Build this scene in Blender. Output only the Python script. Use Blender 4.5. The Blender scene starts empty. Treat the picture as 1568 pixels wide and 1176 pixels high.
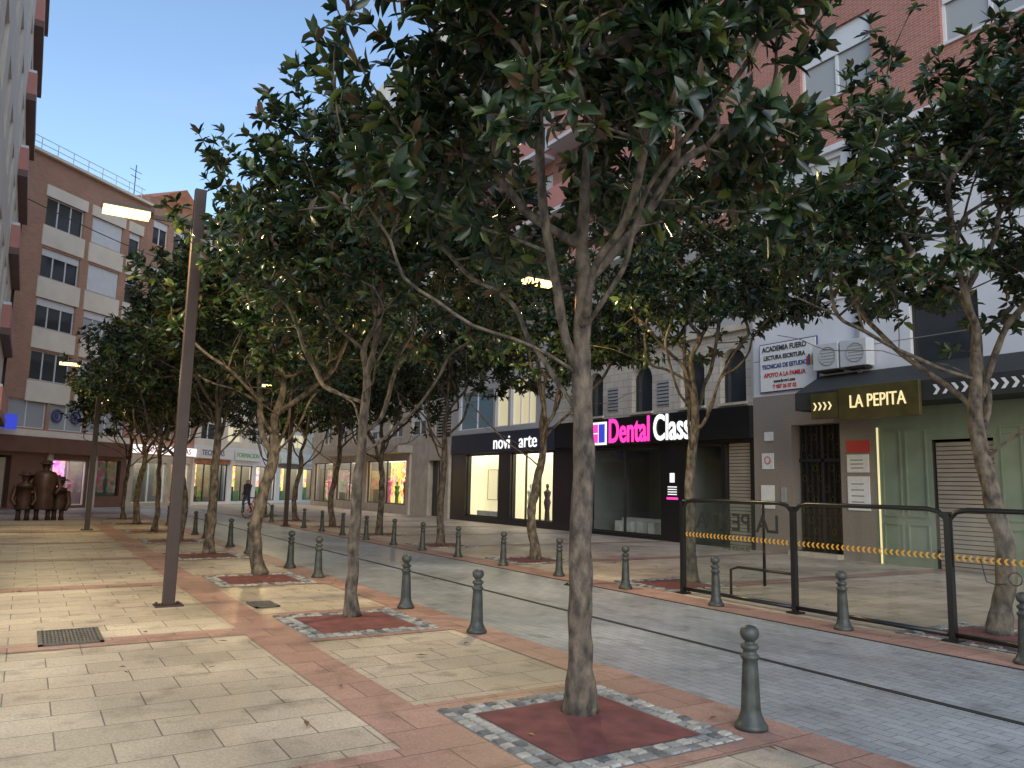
import bpy, math, random
import numpy as np
from mathutils import Vector, Matrix, noise
random.seed(5); np.random.seed(5)
S=bpy.context.scene
COL=S.collection
H=1.65
# ------------------------------------------------------------ materials
M={}
def nt(name):
    m=bpy.data.materials.new(name); m.use_nodes=True
    n=m.node_tree; b=n.nodes['Principled BSDF']; M[name]=m
    return m,n,b
def objcoord(n,plane='xy'):
    tc=n.nodes.new('ShaderNodeTexCoord')
    if plane=='xy': return tc.outputs['Object']
    s=n.nodes.new('ShaderNodeSeparateXYZ'); c=n.nodes.new('ShaderNodeCombineXYZ')
    n.links.new(tc.outputs['Object'],s.inputs[0])
    n.links.new(s.outputs[0 if plane=='xz' else 1],c.inputs[0]); n.links.new(s.outputs[2],c.inputs[1])
    return c.outputs[0]
def addnoise(n,vec,scale,detail=3):
    t=n.nodes.new('ShaderNodeTexNoise'); t.inputs['Scale'].default_value=scale; t.inputs['Detail'].default_value=detail
    n.links.new(vec,t.inputs['Vector']); return t
def maprange(n,src,a,b,c,d):
    r=n.nodes.new('ShaderNodeMapRange'); n.links.new(src,r.inputs[0])
    for i,v in enumerate((a,b,c,d)): r.inputs[i+1].default_value=v
    return r.outputs[0]
def mulcol(n,csrc,fsrc):
    mx=n.nodes.new('ShaderNodeVectorMath'); mx.operation='SCALE'
    if hasattr(csrc,'links'): n.links.new(csrc,mx.inputs[0])
    else: mx.inputs[0].default_value=csrc[:3]
    n.links.new(fsrc,mx.inputs['Scale']); return mx.outputs[0]
def plain(name,col,rough=.6,var=.15,scale=3,metal=0,bump=0,emit=None,es=0,bscale=40):
    m,n,b=nt(name)
    b.inputs['Roughness'].default_value=rough; b.inputs['Metallic'].default_value=metal
    v=objcoord(n)
    t=addnoise(n,v,scale,3)
    f=maprange(n,t.outputs[0],.25,.75,1-var,1+var)
    n.links.new(mulcol(n,col,f),b.inputs['Base Color'])
    if bump:
        t2=addnoise(n,v,bscale,2); bp=n.nodes.new('ShaderNodeBump'); bp.inputs['Strength'].default_value=bump; bp.inputs['Distance'].default_value=.01
        n.links.new(t2.outputs[0],bp.inputs['Height']); n.links.new(bp.outputs[0],b.inputs['Normal'])
    if emit:
        b.inputs['Emission Color'].default_value=(*emit,1); b.inputs['Emission Strength'].default_value=es
        m.cycles.emission_sampling='NONE'
    return m
def bricks(name,c1,c2,mortar,bw,rh,ms,plane='xy',rough=.7,offset=.5,stain=.25,bump=.4,rot=0,stainscale=.6,glossvar=0,big=.12,grime=0):
    m,n,b=nt(name)
    v=objcoord(n,plane)
    if rot:
        mp=n.nodes.new('ShaderNodeMapping'); mp.inputs['Rotation'].default_value=(0,0,rot); n.links.new(v,mp.inputs[0]); v=mp.outputs[0]
    br=n.nodes.new('ShaderNodeTexBrick'); n.links.new(v,br.inputs['Vector'])
    br.inputs['Scale'].default_value=1; br.inputs['Brick Width'].default_value=bw; br.inputs['Row Height'].default_value=rh
    br.inputs['Mortar Size'].default_value=ms; br.inputs['Mortar Smooth'].default_value=.3; br.offset=offset
    br.inputs['Bias'].default_value=0
    br.inputs['Color1'].default_value=(*c1,1); br.inputs['Color2'].default_value=(*c2,1); br.inputs['Mortar'].default_value=(*mortar,1)
    t=addnoise(n,v,stainscale,6); f=maprange(n,t.outputs[0],.3,.7,1-stain,1+stain*.6)
    t3=addnoise(n,v,60,2); f3=maprange(n,t3.outputs[0],.3,.7,1-big,1+big)
    c=mulcol(n,br.outputs['Color'],f); c=mulcol(n,c,f3)
    if grime:   # dark worn spots
        t4=addnoise(n,v,3.1,5); c=mulcol(n,c,maprange(n,t4.outputs[0],.54,.70,1,1-grime))
    n.links.new(c,b.inputs['Base Color'])
    n.links.new(maprange(n,t.outputs[0],.3,.7,rough-glossvar,rough+glossvar),b.inputs['Roughness'])
    bp=n.nodes.new('ShaderNodeBump'); bp.inputs['Strength'].default_value=bump; bp.inputs['Distance'].default_value=.006; bp.invert=True
    n.links.new(br.outputs['Fac'],bp.inputs['Height']); n.links.new(bp.outputs[0],b.inputs['Normal'])
    return m
bricks('beige_pavers',(.55,.455,.345),(.43,.355,.27),(.15,.12,.10),.6,.4,.006,rough=.50,stain=.34,glossvar=.15,grime=.36,big=.2)
bricks('pink_pavers',(.43,.255,.20),(.34,.195,.155),(.15,.09,.075),.6,.45,.006,rough=.53,stain=.3,glossvar=.12,grime=.35,big=.2)
bricks('road_setts',(.36,.37,.375),(.29,.30,.31),(.17,.175,.18),.22,.11,.005,rough=.40,stain=.3,glossvar=.14,rot=math.pi/2,grime=.3)
bricks('plaza_ground',(.38,.34,.29),(.32,.28,.25),(.12,.1,.09),.6,.4,.01,rough=.6)
for nm_,c_ in (('cobble_a',(.25,.25,.24)),('cobble_b',(.17,.17,.17)),('cobble_c',(.36,.34,.30)),('cobble_d',(.10,.10,.105))): plain(nm_,c_,.6,.3,14,bump=.3)
plain('rubber_red',(.165,.05,.046),.85,.4,5,bump=.6,bscale=160)
plain('iron_dark',(.035,.033,.03),.55,.2,20,metal=.3)
plain('grate_iron',(.11,.10,.085),.6,.3,20,metal=.2)
plain('bollard_paint',(.050,.055,.048),.46,.5,9,metal=.1,bump=.1)
plain('lamp_brown',(.04,.021,.016),.42,.15,5)
plain('black_panel',(.012,.012,.013),.28,.1)
plain('awning_black',(.022,.024,.022),.7,.2)
plain('granite',(.25,.215,.185),.45,.5,40)
plain('stone_pale',(.45,.39,.31),.75,.2,2)
plain('render_white',(.62,.62,.64),.8,.12,.7)
plain('render_grey',(.36,.355,.36),.8,.14,.7)
plain('cream_panel',(.70,.63,.52),.75,.1,1)
plain('pink_balcony',(.52,.23,.19),.7,.1,1)
plain('white_paint',(.72,.72,.72),.5,.06,3)
plain('frame_white',(.68,.69,.70),.4,.05,3)
plain('frame_dark',(.03,.028,.026),.4,.1,3)
plain('blind_white',(.62,.64,.66),.6,.06,3)
plain('green_panel',(.20,.25,.18),.5,.15,2)
plain('gold_panel',(.12,.10,.038),.35,.25,3,metal=.4)
plain('gold_glow',(.7,.55,.2),.5,.1,3,emit=(1,.85,.5),es=.75)
plain('shutter_metal',(.38,.33,.27),.5,.1,3,metal=.2)
plain('roof_dark',(.16,.08,.06),.8,.2,3)
plain('terracotta',(.42,.17,.09),.8,.25,3)
plain('brown_band',(.13,.06,.045),.5,.15,2)
plain('leaf_dry',(.16,.085,.04),.7,.3,9)
plain('leaf_pale',(.30,.22,.08),.7,.3,9)
plain('bronze_rust',(.05,.026,.021),.5,.4,5,metal=.3,bump=.3)
plain('louvre',(.30,.30,.30),.5,.1,2)
plain('ac_unit',(.50,.51,.51),.5,.06,3)
plain('pink_sign',(.7,.03,.25),.4,.02,3,emit=(1,.05,.42),es=1.3)
plain('white_sign',(.9,.9,.9),.4,.02,3,emit=(1,1,1),es=.9)
plain('blue_sign',(.05,.08,.6),.4,.02,3,emit=(.05,.08,.8),es=.5)
plain('letter_dark',(.03,.03,.03),.5,.05)
plain('letter_blue',(.04,.06,.2),.5,.05)
plain('navy',(.018,.024,.045),.5,.1)
plain('letter_red',(.5,.03,.03),.5,.05)
plain('poster_white',(.7,.7,.68),.5,.08,12)
plain('interior_dark',(.05,.052,.05),.8,.2,1)
plain('interior_grey',(.17,.18,.17),.8,.2,1)
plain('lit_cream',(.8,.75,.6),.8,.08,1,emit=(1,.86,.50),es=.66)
plain('lit_white',(.8,.8,.8),.8,.05,1,emit=(1,.93,.78),es=3.0)
plain('lamp_glow',(1,.9,.6),.5,0,1,emit=(1,.72,.24),es=3.4)
plain('orange_chevron',(.75,.38,.05),.5,.05)
plain('jacket',(.06,.05,.06),.9,.1)
plain('poster_red',(.5,.06,.05),.5,.1); plain('goods_pink',(.6,.12,.3),.6,.2); plain('goods_green',(.1,.35,.1),.6,.2); plain('goods_white',(.7,.68,.62),.6,.2);plain('goods_orange',(.7,.3,.06),.6,.2)
bricks('brick_red',(.45,.16,.11),(.35,.12,.085),(.38,.31,.27),.25,.07,.010,'xz',rough=.85,stain=.15,bump=.3)
bricks('brick_red_side',(.45,.16,.11),(.35,.12,.085),(.38,.31,.27),.25,.07,.010,'yz',rough=.85,stain=.15,bump=.3)
bricks('brick_brown',(.43,.215,.135),(.35,.165,.11),(.38,.29,.22),.25,.07,.010,'xz',rough=.85,stain=.15,bump=.3)
bricks('brick_brown_side',(.43,.215,.135),(.35,.165,.11),(.38,.29,.22),.25,.07,.010,'yz',rough=.85,stain=.15,bump=.3)
bricks('stone_blocks',(.50,.45,.38),(.41,.37,.31),(.25,.22,.19),.5,.25,.01,'xz',rough=.8,stain=.18)
# bark
m,n,b=nt('bark'); v=objcoord(n); mp=n.nodes.new('ShaderNodeMapping'); mp.inputs['Scale'].default_value=(1,1,.5); n.links.new(v,mp.inputs[0])
t=addnoise(n,mp.outputs[0],13,6); r=n.nodes.new('ShaderNodeValToRGB'); n.links.new(t.outputs[0],r.inputs[0])
r.color_ramp.elements[0].position=.36; r.color_ramp.elements[0].color=(.040,.032,.026,1); r.color_ramp.elements[1].position=.68; r.color_ramp.elements[1].color=(.19,.148,.105,1)
n.links.new(r.outputs[0],b.inputs['Base Color']); b.inputs['Roughness'].default_value=.9
t2=addnoise(n,mp.outputs[0],45,5); bp=n.nodes.new('ShaderNodeBump'); bp.inputs['Strength'].default_value=.8; bp.inputs['Distance'].default_value=.02
n.links.new(t2.outputs[0],bp.inputs['Height']); n.links.new(bp.outputs[0],b.inputs['Normal'])
def glassdark(name,col=(.035,.04,.045),emit=None,es=0,rough=.06):
    m,n,b=nt(name); b.inputs['Base Color'].default_value=(*col,1); b.inputs['Roughness'].default_value=rough
    b.inputs['IOR'].default_value=1.6
    if emit: b.inputs['Emission Color'].default_value=(*emit,1); b.inputs['Emission Strength'].default_value=es; m.cycles.emission_sampling='NONE'
glassdark('window_glass'); glassdark('window_glass_blue',(.14,.24,.29)); glassdark('window_curtain',(.36,.38,.39),rough=.15)
glassdark('window_lit',(.4,.38,.28),(1,.85,.5),.5)
m,n,b=nt('clear_glass')
tr=n.nodes.new('ShaderNodeBsdfTransparent'); tr.inputs[0].default_value=(.90,.93,.92,1)
gl=n.nodes.new('ShaderNodeBsdfGlossy'); gl.inputs['Roughness'].default_value=.03
lw=n.nodes.new('ShaderNodeLayerWeight'); lw.inputs[0].default_value=.5
pw=n.nodes.new('ShaderNodeMath'); pw.operation='POWER'; n.links.new(lw.outputs['Facing'],pw.inputs[0]); pw.inputs[1].default_value=4
fc=maprange(n,pw.outputs[0],0,1,.06,.75)
mx=n.nodes.new('ShaderNodeMixShader'); n.links.new(fc,mx.inputs[0]); n.links.new(tr.outputs[0],mx.inputs[1]); n.links.new(gl.outputs[0],mx.inputs[2])
n.links.new(mx.outputs[0],n.nodes['Material Output'].inputs[0])
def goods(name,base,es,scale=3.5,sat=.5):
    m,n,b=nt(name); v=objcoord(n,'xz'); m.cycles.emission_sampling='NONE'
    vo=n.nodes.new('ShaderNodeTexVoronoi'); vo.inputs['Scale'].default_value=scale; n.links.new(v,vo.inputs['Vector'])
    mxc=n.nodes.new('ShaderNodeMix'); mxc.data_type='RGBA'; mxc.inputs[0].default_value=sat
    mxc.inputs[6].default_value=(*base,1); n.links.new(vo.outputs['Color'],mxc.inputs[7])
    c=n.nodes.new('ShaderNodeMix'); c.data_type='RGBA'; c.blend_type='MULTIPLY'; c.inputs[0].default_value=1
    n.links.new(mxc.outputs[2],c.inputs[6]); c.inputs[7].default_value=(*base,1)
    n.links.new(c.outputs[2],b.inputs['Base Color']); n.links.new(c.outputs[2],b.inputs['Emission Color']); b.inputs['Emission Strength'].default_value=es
goods('goods_warm',(1,.66,.28),2.2,4,.75); goods('goods_multi',(1,.76,.55),2.0,5,.85); goods('goods_magenta',(1,.5,.75),1.5,4,.6)  # goods on the back walls emit by themselves, standing in for shop lighting
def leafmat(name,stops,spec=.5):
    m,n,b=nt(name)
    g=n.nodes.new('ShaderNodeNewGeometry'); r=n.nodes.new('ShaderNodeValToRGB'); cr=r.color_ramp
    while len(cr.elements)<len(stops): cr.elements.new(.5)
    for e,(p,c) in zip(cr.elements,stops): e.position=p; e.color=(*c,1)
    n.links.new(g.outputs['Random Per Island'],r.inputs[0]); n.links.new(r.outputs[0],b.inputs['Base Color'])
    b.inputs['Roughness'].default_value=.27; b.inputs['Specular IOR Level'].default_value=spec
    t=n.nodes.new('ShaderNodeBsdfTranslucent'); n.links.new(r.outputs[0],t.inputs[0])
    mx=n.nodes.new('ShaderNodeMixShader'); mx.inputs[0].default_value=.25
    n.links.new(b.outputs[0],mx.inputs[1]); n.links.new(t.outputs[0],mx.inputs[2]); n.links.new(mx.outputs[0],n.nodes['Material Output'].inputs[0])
leafmat('magnolia_leaf',[(0,(.015,.031,.017)),(.4,(.028,.054,.023)),(.7,(.050,.086,.027)),(.84,(.11,.145,.033)),(.89,(.13,.155,.035)),(.9,(.095,.06,.028)),(1,(.07,.042,.022))],.6)  # yellow-green stops: young leaves, with lamp glow partly put into the colour

# ------------------------------------------------------------ builders
class B:
    def __init__(s,name,loc=(0,0,0),rot=0):
        s.e=bpy.data.objects.new(name,None); COL.objects.link(s.e); s.e.location=loc; s.e.rotation_euler=(0,0,rot); s.p={}
    def _g(s,part): return s.p.setdefault(part,([],[],[],[]))
    def poly(s,part,mat,pts):
        v,f,mi,ml=s._g(part)
        if mat not in ml: ml.append(mat)
        k=len(v); v.extend(pts); f.append(tuple(range(k,k+len(pts)))); mi.append(ml.index(mat))
    def mesh(s,part,mat,vs,fs):
        v,f,mi,ml=s._g(part)
        if mat not in ml: ml.append(mat)
        k=len(v); v.extend([tuple(q) for q in vs]); i=ml.index(mat)
        for q in fs: f.append(tuple(k+j for j in q)); mi.append(i)
    def box(s,part,mat,x0,x1,y0,y1,z0,z1):
        if x0>x1:x0,x1=x1,x0
        if y0>y1:y0,y1=y1,y0
        vs=[(x0,y0,z0),(x1,y0,z0),(x1,y1,z0),(x0,y1,z0),(x0,y0,z1),(x1,y0,z1),(x1,y1,z1),(x0,y1,z1)]
        s.mesh(part,mat,vs,[(0,3,2,1),(4,5,6,7),(0,1,5,4),(1,2,6,5),(2,3,7,6),(3,0,4,7)])
    def tube(s,part,mat,pts,rad,n=8,closed=True):
        vs,fs=tube(pts,rad,n); s.mesh(part,mat,vs,fs)
    def lathe(s,part,mat,prof,cx=0,cy=0,n=20,flute=None):
        vs=[];fs=[]
        for r,z in prof:
            for i in range(n):
                a=2*math.pi*i/n; rr=r
                if flute and flute[0]<z<flute[1]: rr=r*(1-.09*(i%3==0))
                vs.append((cx+rr*math.cos(a),cy+rr*math.sin(a),z))
        for j in range(len(prof)-1):
            for i in range(n):
                fs.append((j*n+i,j*n+(i+1)%n,(j+1)*n+(i+1)%n,(j+1)*n+i))
        fs.append(tuple(range(n))[::-1]); fs.append(tuple((len(prof)-1)*n+i for i in range(n)))
        s.mesh(part,mat,vs,fs)
    def text(s,part,mat,body,loc,size,ext=.01,mirror=False,align='CENTER',rot=None,sx=1,off=0):
        c=bpy.data.curves.new(part,'FONT'); c.body=body; c.size=size; c.extrude=ext; c.align_x=align; c.align_y='CENTER'; c.resolution_u=4; c.offset=off
        o=bpy.data.objects.new(part,c); COL.objects.link(o); o.parent=s.e; o.location=loc
        o.rotation_euler=rot if rot else (math.pi/2,0,0); o.scale=(sx,1,1)
        c.materials.append(M[mat]); return o
    def done(s,smooth=(),bevel={}):
        obs={}
        for part,(v,f,mi,ml) in s.p.items():
            me=bpy.data.meshes.new(part); me.from_pydata(v,[],f); me.polygons.foreach_set('material_index',mi)
            for m_ in ml: me.materials.append(M[m_])
            me.update(); o=bpy.data.objects.new(part,me); COL.objects.link(o); o.parent=s.e; obs[part]=o
            if part in smooth: me.polygons.foreach_set('use_smooth',[True]*len(f))
            if part in bevel:
                bm=o.modifiers.new('b','BEVEL'); bm.width=bevel[part]; bm.segments=2
        return obs
def tube(pts,rad,n=8):
    pts=[Vector(p) for p in pts]
    if not hasattr(rad,'__len__'): rad=[rad]*len(pts)
    vs=[];fs=[]; t=(pts[1]-pts[0]).normalized()
    u=t.orthogonal().normalized()
    for i,p in enumerate(pts):
        if i==0: tt=pts[1]-pts[0]
        elif i==len(pts)-1: tt=pts[-1]-pts[-2]
        else: tt=pts[i+1]-pts[i-1]
        if tt.length>1e-6: tt.normalize()
        else: tt=t
        u=(u-tt*u.dot(tt))
        if u.length<1e-5: u=tt.orthogonal()
        u.normalize(); w=tt.cross(u); t=tt
        for k in range(n):
            a=2*math.pi*k/n; q=p+(u*math.cos(a)+w*math.sin(a))*rad[i]; vs.append((q.x,q.y,q.z))
    for i in range(len(pts)-1):
        for k in range(n): fs.append((i*n+k,i*n+(k+1)%n,(i+1)*n+(k+1)%n,(i+1)*n+k))
    fs.append(tuple(range(n))[::-1]); fs.append(tuple((len(pts)-1)*n+k for k in range(n)))
    return vs,fs
def sheet(name,mat,x0,x1,y0,y1,z):
    me=bpy.data.meshes.new(name); me.from_pydata([(x0,y0,z),(x1,y0,z),(x1,y1,z),(x0,y1,z)],[],[(0,1,2,3)])
    me.materials.append(M[mat]); o=bpy.data.objects.new(name,me); COL.objects.link(o); return o

# ------------------------------------------------------------ ground
sheet('ground','plaza_ground',-300,300,-150,450,0)
sheet('pavement','beige_pavers',-1.25,4.76,-6,40,.004)
sheet('pavement','beige_pavers',8.3,17.8,-6,56,.004)
sheet('road','road_setts',4.76,8.3,-6,46,.006)
band=B('paving_band')
for x0,x1 in ((2.15,2.62),(4.32,4.76),(8.3,8.95)):
    band.poly('strips','pink_pavers',[(x0,-6,.010),(x1,-6,.010),(x1,40,.010),(x0,40,.010)])
for i in range(-1,9):
    y=4.5*i+4.5
    band.poly('cross','pink_pavers',[(2.62,y-.93,.0105),(4.32,y-.93,.0105),(4.32,y+.98,.0105),(2.62,y+.98,.0105)])
    band.poly('cross','pink_pavers',[(-1.25,y-.25,.0105),(2.15,y-.25,.0105),(2.15,y+.15,.0105),(-1.25,y+.15,.0105)])
    band.poly('cross','pink_pavers',[(8.95,y+.6,.0105),(17.8,y+.6,.0105),(17.8,y+1.0,.0105),(8.95,y+1.0,.0105)])
band.done()
dr=B('drain_channel'); dr.box('slot','iron_dark',6.32,6.39,-6,46,.004,.012); dr.box('slot','iron_dark',8.29,8.33,-6,46,.006,.013); dr.done()
def grate(x0,x1,y0,y1,nm='drain_grate'):
    g=B(nm)
    g.box('bed','frame_dark',x0,x1,y0,y1,.012,.014)
    for a,b_,c,d in ((x0,x1,y0,y0+.04),(x0,x1,y1-.04,y1),(x0,x0+.04,y0,y1),(x1-.04,x1,y0,y1)): g.box('frame','grate_iron',a,b_,c,d,.0145,.026)
    k=14
    for i in range(k):
        x=x0+.05+(x1-x0-.1)*(i+.2)/k; g.box('bars','grate_iron',x,x+(x1-x0)/k*.5,y0+.041,y1-.041,.0145,.023)
    for i in range(1,8):
        y=y0+(y1-y0)*i/8; g.box('bars','grate_iron',x0+.041,x1-.041,y-.014,y+.014,.015,.0225)
    g.done()
grate(.25,.82,8.93,9.77); grate(2.68,3.0,10.45,10.95)
fl_=B('fallen_leaves')
for k in range(80):
    x=random.choice((random.uniform(-.5,4.6),random.uniform(2.6,4.4),random.uniform(8.4,12))); y=random.uniform(1.5,20); a=random.random()*6.28; L=random.uniform(.03,.07); w_=L*.28
    ca,sa=math.cos(a),math.sin(a); P_=lambda u,v,z:(x+u*ca-v*sa,y+u*sa+v*ca,z)
    fl_.poly('leaves',random.choice(('leaf_dry','leaf_dry','leaf_pale')),[P_(-L,0,.022),P_(0,-w_,.03),P_(L,0,.026),P_(0,w_,.034)])
fl_.done()
# ------------------------------------------------------------ tree pits
def pitmesh(seed):
    random.seed(seed); vs=[];fs=[]
    def blk(x0,x1,y0,y1):
        h=.017+random.random()*.012; j=lambda: random.uniform(-.006,.006)
        k=len(vs)
        vs.extend([(x0+j(),y0+j(),.005),(x1+j(),y0+j(),.005),(x1+j(),y1+j(),.005),(x0+j(),y1+j(),.005)])
        e=.012
        vs.extend([(x0+e+j(),y0+e+j(),h),(x1-e+j(),y0+e+j(),h),(x1-e+j(),y1-e+j(),h),(x0+e+j(),y1-e+j(),h)])
        fs.extend([(k+4,k+5,k+6,k+7),(k,k+1,k+5,k+4),(k+1,k+2,k+6,k+5),(k+2,k+3,k+7,k+6),(k+3,k,k+4,k+7)])
    W=.77;c=.095
    N=int(2*W/c)
    for i in range(N):
        for j in range(N):
            if i<2 or j<2 or i>=N-2 or j>=N-2:
                x=-W+i*2*W/N; y=-W+j*2*W/N; blk(x+.005,x+2*W/N-.005,y+.005,y+2*W/N-.005)
    me=bpy.data.meshes.new('cobble_border'); me.from_pydata(vs,[],fs)
    for nm_ in ('cobble_a','cobble_b','cobble_c','cobble_d'): me.materials.append(M[nm_])
    mi=[]
    for q in range(len(fs)//5):
        r=random.choice((0,0,1,2,2,3)); mi+= [r]*5
    me.polygons.foreach_set('material_index',mi)
    return me
PM=pitmesh(1)
def pit(x,y):
    e=bpy.data.objects.new('tree_pit',None); COL.objects.link(e); e.location=(x,y,0)
    o=bpy.data.objects.new('cobble_border',PM); COL.objects.link(o); o.parent=e
    me=bpy.data.meshes.new('rubber_infill'); r=.56; bed=.775
    me.from_pydata([(-bed,-bed,.0125),(bed,-bed,.0125),(bed,bed,.0125),(-bed,bed,.0125),(-r,-r,.017),(r,-r,.017),(r,r,.017),(-r,r,.017)],[],[(0,1,2,3),(4,5,6,7)])
    me.materials.append(M['cobble_b']); me.materials.append(M['rubber_red']); me.polygons[1].material_index=1
    o=bpy.data.objects.new('rubber_infill',me); COL.objects.link(o); o.parent=e
LT=[(3.62,4.75),(3.58,9.35),(3.66,14.1),(3.64,18.5),(3.6,22.6),(3.55,26.5),(3.55,31),(3.5,35)]
RT=[(10.15,5.0),(10.35,10.3),(10.05,14.9),(9.85,19.3),(9.9,23.8),(9.9,28.3),(9.9,33),(9.9,38)]
for i,(x,y) in enumerate(LT): pit(3.47,[4.5,8.97,13.45,17.95,22.4,26.5,31,35][i])
for i,(x,y) in enumerate(RT): pit(9.85,y-.1)
# ------------------------------------------------------------ trees
def crown_tree(seed,R=2.1,zf=2.35,zc=4.7,hu=2.35,hd=1.6,N=700,trunk_r=.10,bend=(0,0),zmin=3.0,nl=6,L0=.12,L1=.20,hollow=.93,gap=-.17):
    rng=np.random.RandomState(seed); random.seed(seed)
    P=[(0,0,0)];par=[-1]
    tz=np.linspace(.0,zf,9)[1:]
    for k,z in enumerate(tz):
        q=z/zf
        P.append((bend[0]*math.sin(q*4.2)+rng.uniform(-.018,.018),bend[1]*math.sin(q*3.3+.5)*q+rng.uniform(-.018,.018),z)); par.append(len(P)-2)
    nt_=len(P)
    px,py=P[-1][0],P[-1][1]
    lead=[nt_-1]
    for k in range(1,8):
        P.append((px+rng.uniform(-.05,.05)*k*.5,py+rng.uniform(-.05,.05)*k*.5,zf+k*.36)); par.append(len(P)-2); lead.append(len(P)-1)
    a0=rng.rand()*6.28
    for k in range(nl):
        a=a0+k*6.283/nl*1.0+rng.normal()*.25; st=lead[0] if k<2 else lead[min(1+(k-2)//2*1,4)]
        if k==nl-1: st=nt_-2
        p=np.array(P[st]); i=st; el=math.radians(rng.uniform(28,55))
        Lm=R*rng.uniform(.75,.95); ns_=7
        for s_ in range(ns_):
            a+=rng.normal()*.22; el=min(max(el+rng.normal()*.28+.04,.15),1.25)
            d=np.array([math.cos(a)*math.cos(el),math.sin(a)*math.cos(el),math.sin(el)])
            p=p+d*Lm/ns_*1.15; P.append(tuple(p)); par.append(i); i=len(P)-1
    core=len(P)
    pts=[];isleaf=[]
    off=Vector((seed*3.1,seed*1.7,0))
    while len(pts)<N:
        d=rng.normal(size=3); d/=np.linalg.norm(d)
        lump=.90+.38*noise.noise(Vector(d)*1.7+off)+.25*noise.noise(Vector(d)*4+off)
        r=(rng.rand()**.34)*lump
        if r<.38: continue
        hz=hu if d[2]>0 else hd
        p=np.array([d[0]*R*r,d[1]*R*r,zc+d[2]*hz*r])
        rad=math.hypot(p[0],p[1])
        if p[2]<zmin+rng.uniform(-.35,.2): continue
        if p[2]<zc-.4 and rad<R*.6 and rng.rand()<hollow: continue
        if noise.noise(Vector(p)*1.15+off*2)<gap: continue
        pts.append(p+np.array([px,py,0])); isleaf.append(True)
    for k in range(60):
        d=rng.normal(size=3); d/=np.linalg.norm(d); r=rng.uniform(.25,.6)
        pts.append(np.array([px+d[0]*R*r,py+d[1]*R*r,zc-.2+d[2]*1.3*r])); isleaf.append(False)
    pts=np.array(pts); n=len(pts)
    best=np.full(n,1e9);bp=np.zeros(n,int); path=[0.0]*len(P)
    for i in range(nt_,core):
        path[i]=path[par[i]]+np.linalg.norm(np.array(P[i])-np.array(P[par[i]]))
        dd=np.linalg.norm(pts-np.array(P[i]),axis=1)
        c=dd+.25*path[i]; q=c<best; best[q]=c[q]; bp[q]=i
    used=np.zeros(n,bool); lf={}
    for _ in range(n):
        b2=np.where(used,1e9,best); j=int(b2.argmin()); used[j]=True
        P.append(tuple(pts[j])); par.append(int(bp[j])); i=len(P)-1
        d0=np.linalg.norm(pts[j]-np.array(P[bp[j]])); path.append(path[bp[j]]+d0); lf[i]=isleaf[j]
        dd=np.linalg.norm(pts-pts[j],axis=1)
        c=dd+.3*path[i]; q=(c<best)&(~used); best[q]=c[q]; bp[q]=i
    A=np.array(P); NN=len(P); ch=[[] for _ in range(NN)]
    for i in range(1,NN): ch[par[i]].append(i)
    for it in range(2):
        Bn=A.copy()
        for i in range(core,NN):
            if ch[i]: Bn[i]=.5*A[i]+.25*A[par[i]]+.25*np.mean(A[ch[i]],axis=0)
        A=Bn
    w=np.zeros(NN)
    for i in range(NN-1,-1,-1):
        w[i]=1 if not ch[i] else sum(w[c] for c in ch[i])
    rad=.0062*w**(1/2.1)
    top=trunk_r*.9
    rad=np.where(rad>.009,.009+(rad-.009)*((top-.009)/(rad[nt_-1]-.009)),rad)
    for k,i in enumerate(lead[1:5]): rad[i]=max(rad[i],trunk_r*(.8-.1*k))
    for i in range(nt_):
        z=A[i][2]; rad[i]=trunk_r*(.92+.25*(1-z/zf))+ (.045 if i==0 else 0)
    vs=[];fs=[]
    stack=[(0,None)]
    while stack:
        i,pr=stack.pop(); chain=[i] if pr is None else [pr,i]; c=i
        while ch[c]:
            m_=max(ch[c],key=lambda q:w[q]+(1e5 if q in lead else 0))
            for q in ch[c]:
                if q!=m_: stack.append((q,c))
            chain.append(m_); c=m_
        rr=[rad[k] for k in chain]
        if pr is not None: rr[0]=min(rad[pr],rr[1]*1.25)
        pp=[A[k] for k in chain]
        q=[];qr=[]
        sub=4 if rr[0]>.02 else 2
        for k in range(len(pp)-1):
            a=pp[max(k-1,0)];b_=pp[k];c_=pp[k+1];d_=pp[min(k+2,len(pp)-1)]
            for t in np.arange(sub)/sub:
                q.append(.5*((2*b_)+(-a+c_)*t+(2*a-5*b_+4*c_-d_)*t*t+(-a+3*b_-3*c_+d_)*t**3)); qr.append(rr[k]*(1-t)+rr[k+1]*t)
        q.append(pp[-1]); qr.append(rr[-1])
        for k in range(len(q)):
            if qr[k]>.02: qr[k]*=1+.13*noise.noise(Vector((q[k][0]*3,q[k][1]*3,q[k][2]*6+seed)))
        nn=16 if qr[0]>.06 else (7 if qr[0]>.02 else 4)
        v2,f2=tube(q,qr,nn); k0=len(vs); vs.extend(v2); fs.extend([tuple(k0+j for j in f) for f in f2])
    for k in range(len(vs)):
        x,y,z=vs[k]
        if z<zf+1:
            d=noise.noise(Vector((x*11,y*11,z*5+seed)))*.015
            L=math.hypot(x,y)+1e-6
            if L<.4: vs[k]=(x+x/L*d,y+y/L*d,z)
    me=bpy.data.meshes.new('trunk_and_limbs'); me.from_pydata(vs,[],fs); me.materials.append(M['bark'])
    me.polygons.foreach_set('use_smooth',[True]*len(fs))
    tv=np.array([(0,0,0),(.3,.46,.05),(.3,0,0),(.3,-.46,.05),(.68,.42,.0),(.68,0,-.05),(.68,-.42,.0),(1,0,-.16)],float)
    tf=[(0,3,2),(0,2,1),(3,6,5,2),(2,5,4,1),(6,7,5),(5,7,4)]
    allv=[]
    ctr=np.array([px,py,zc-.6])
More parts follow.
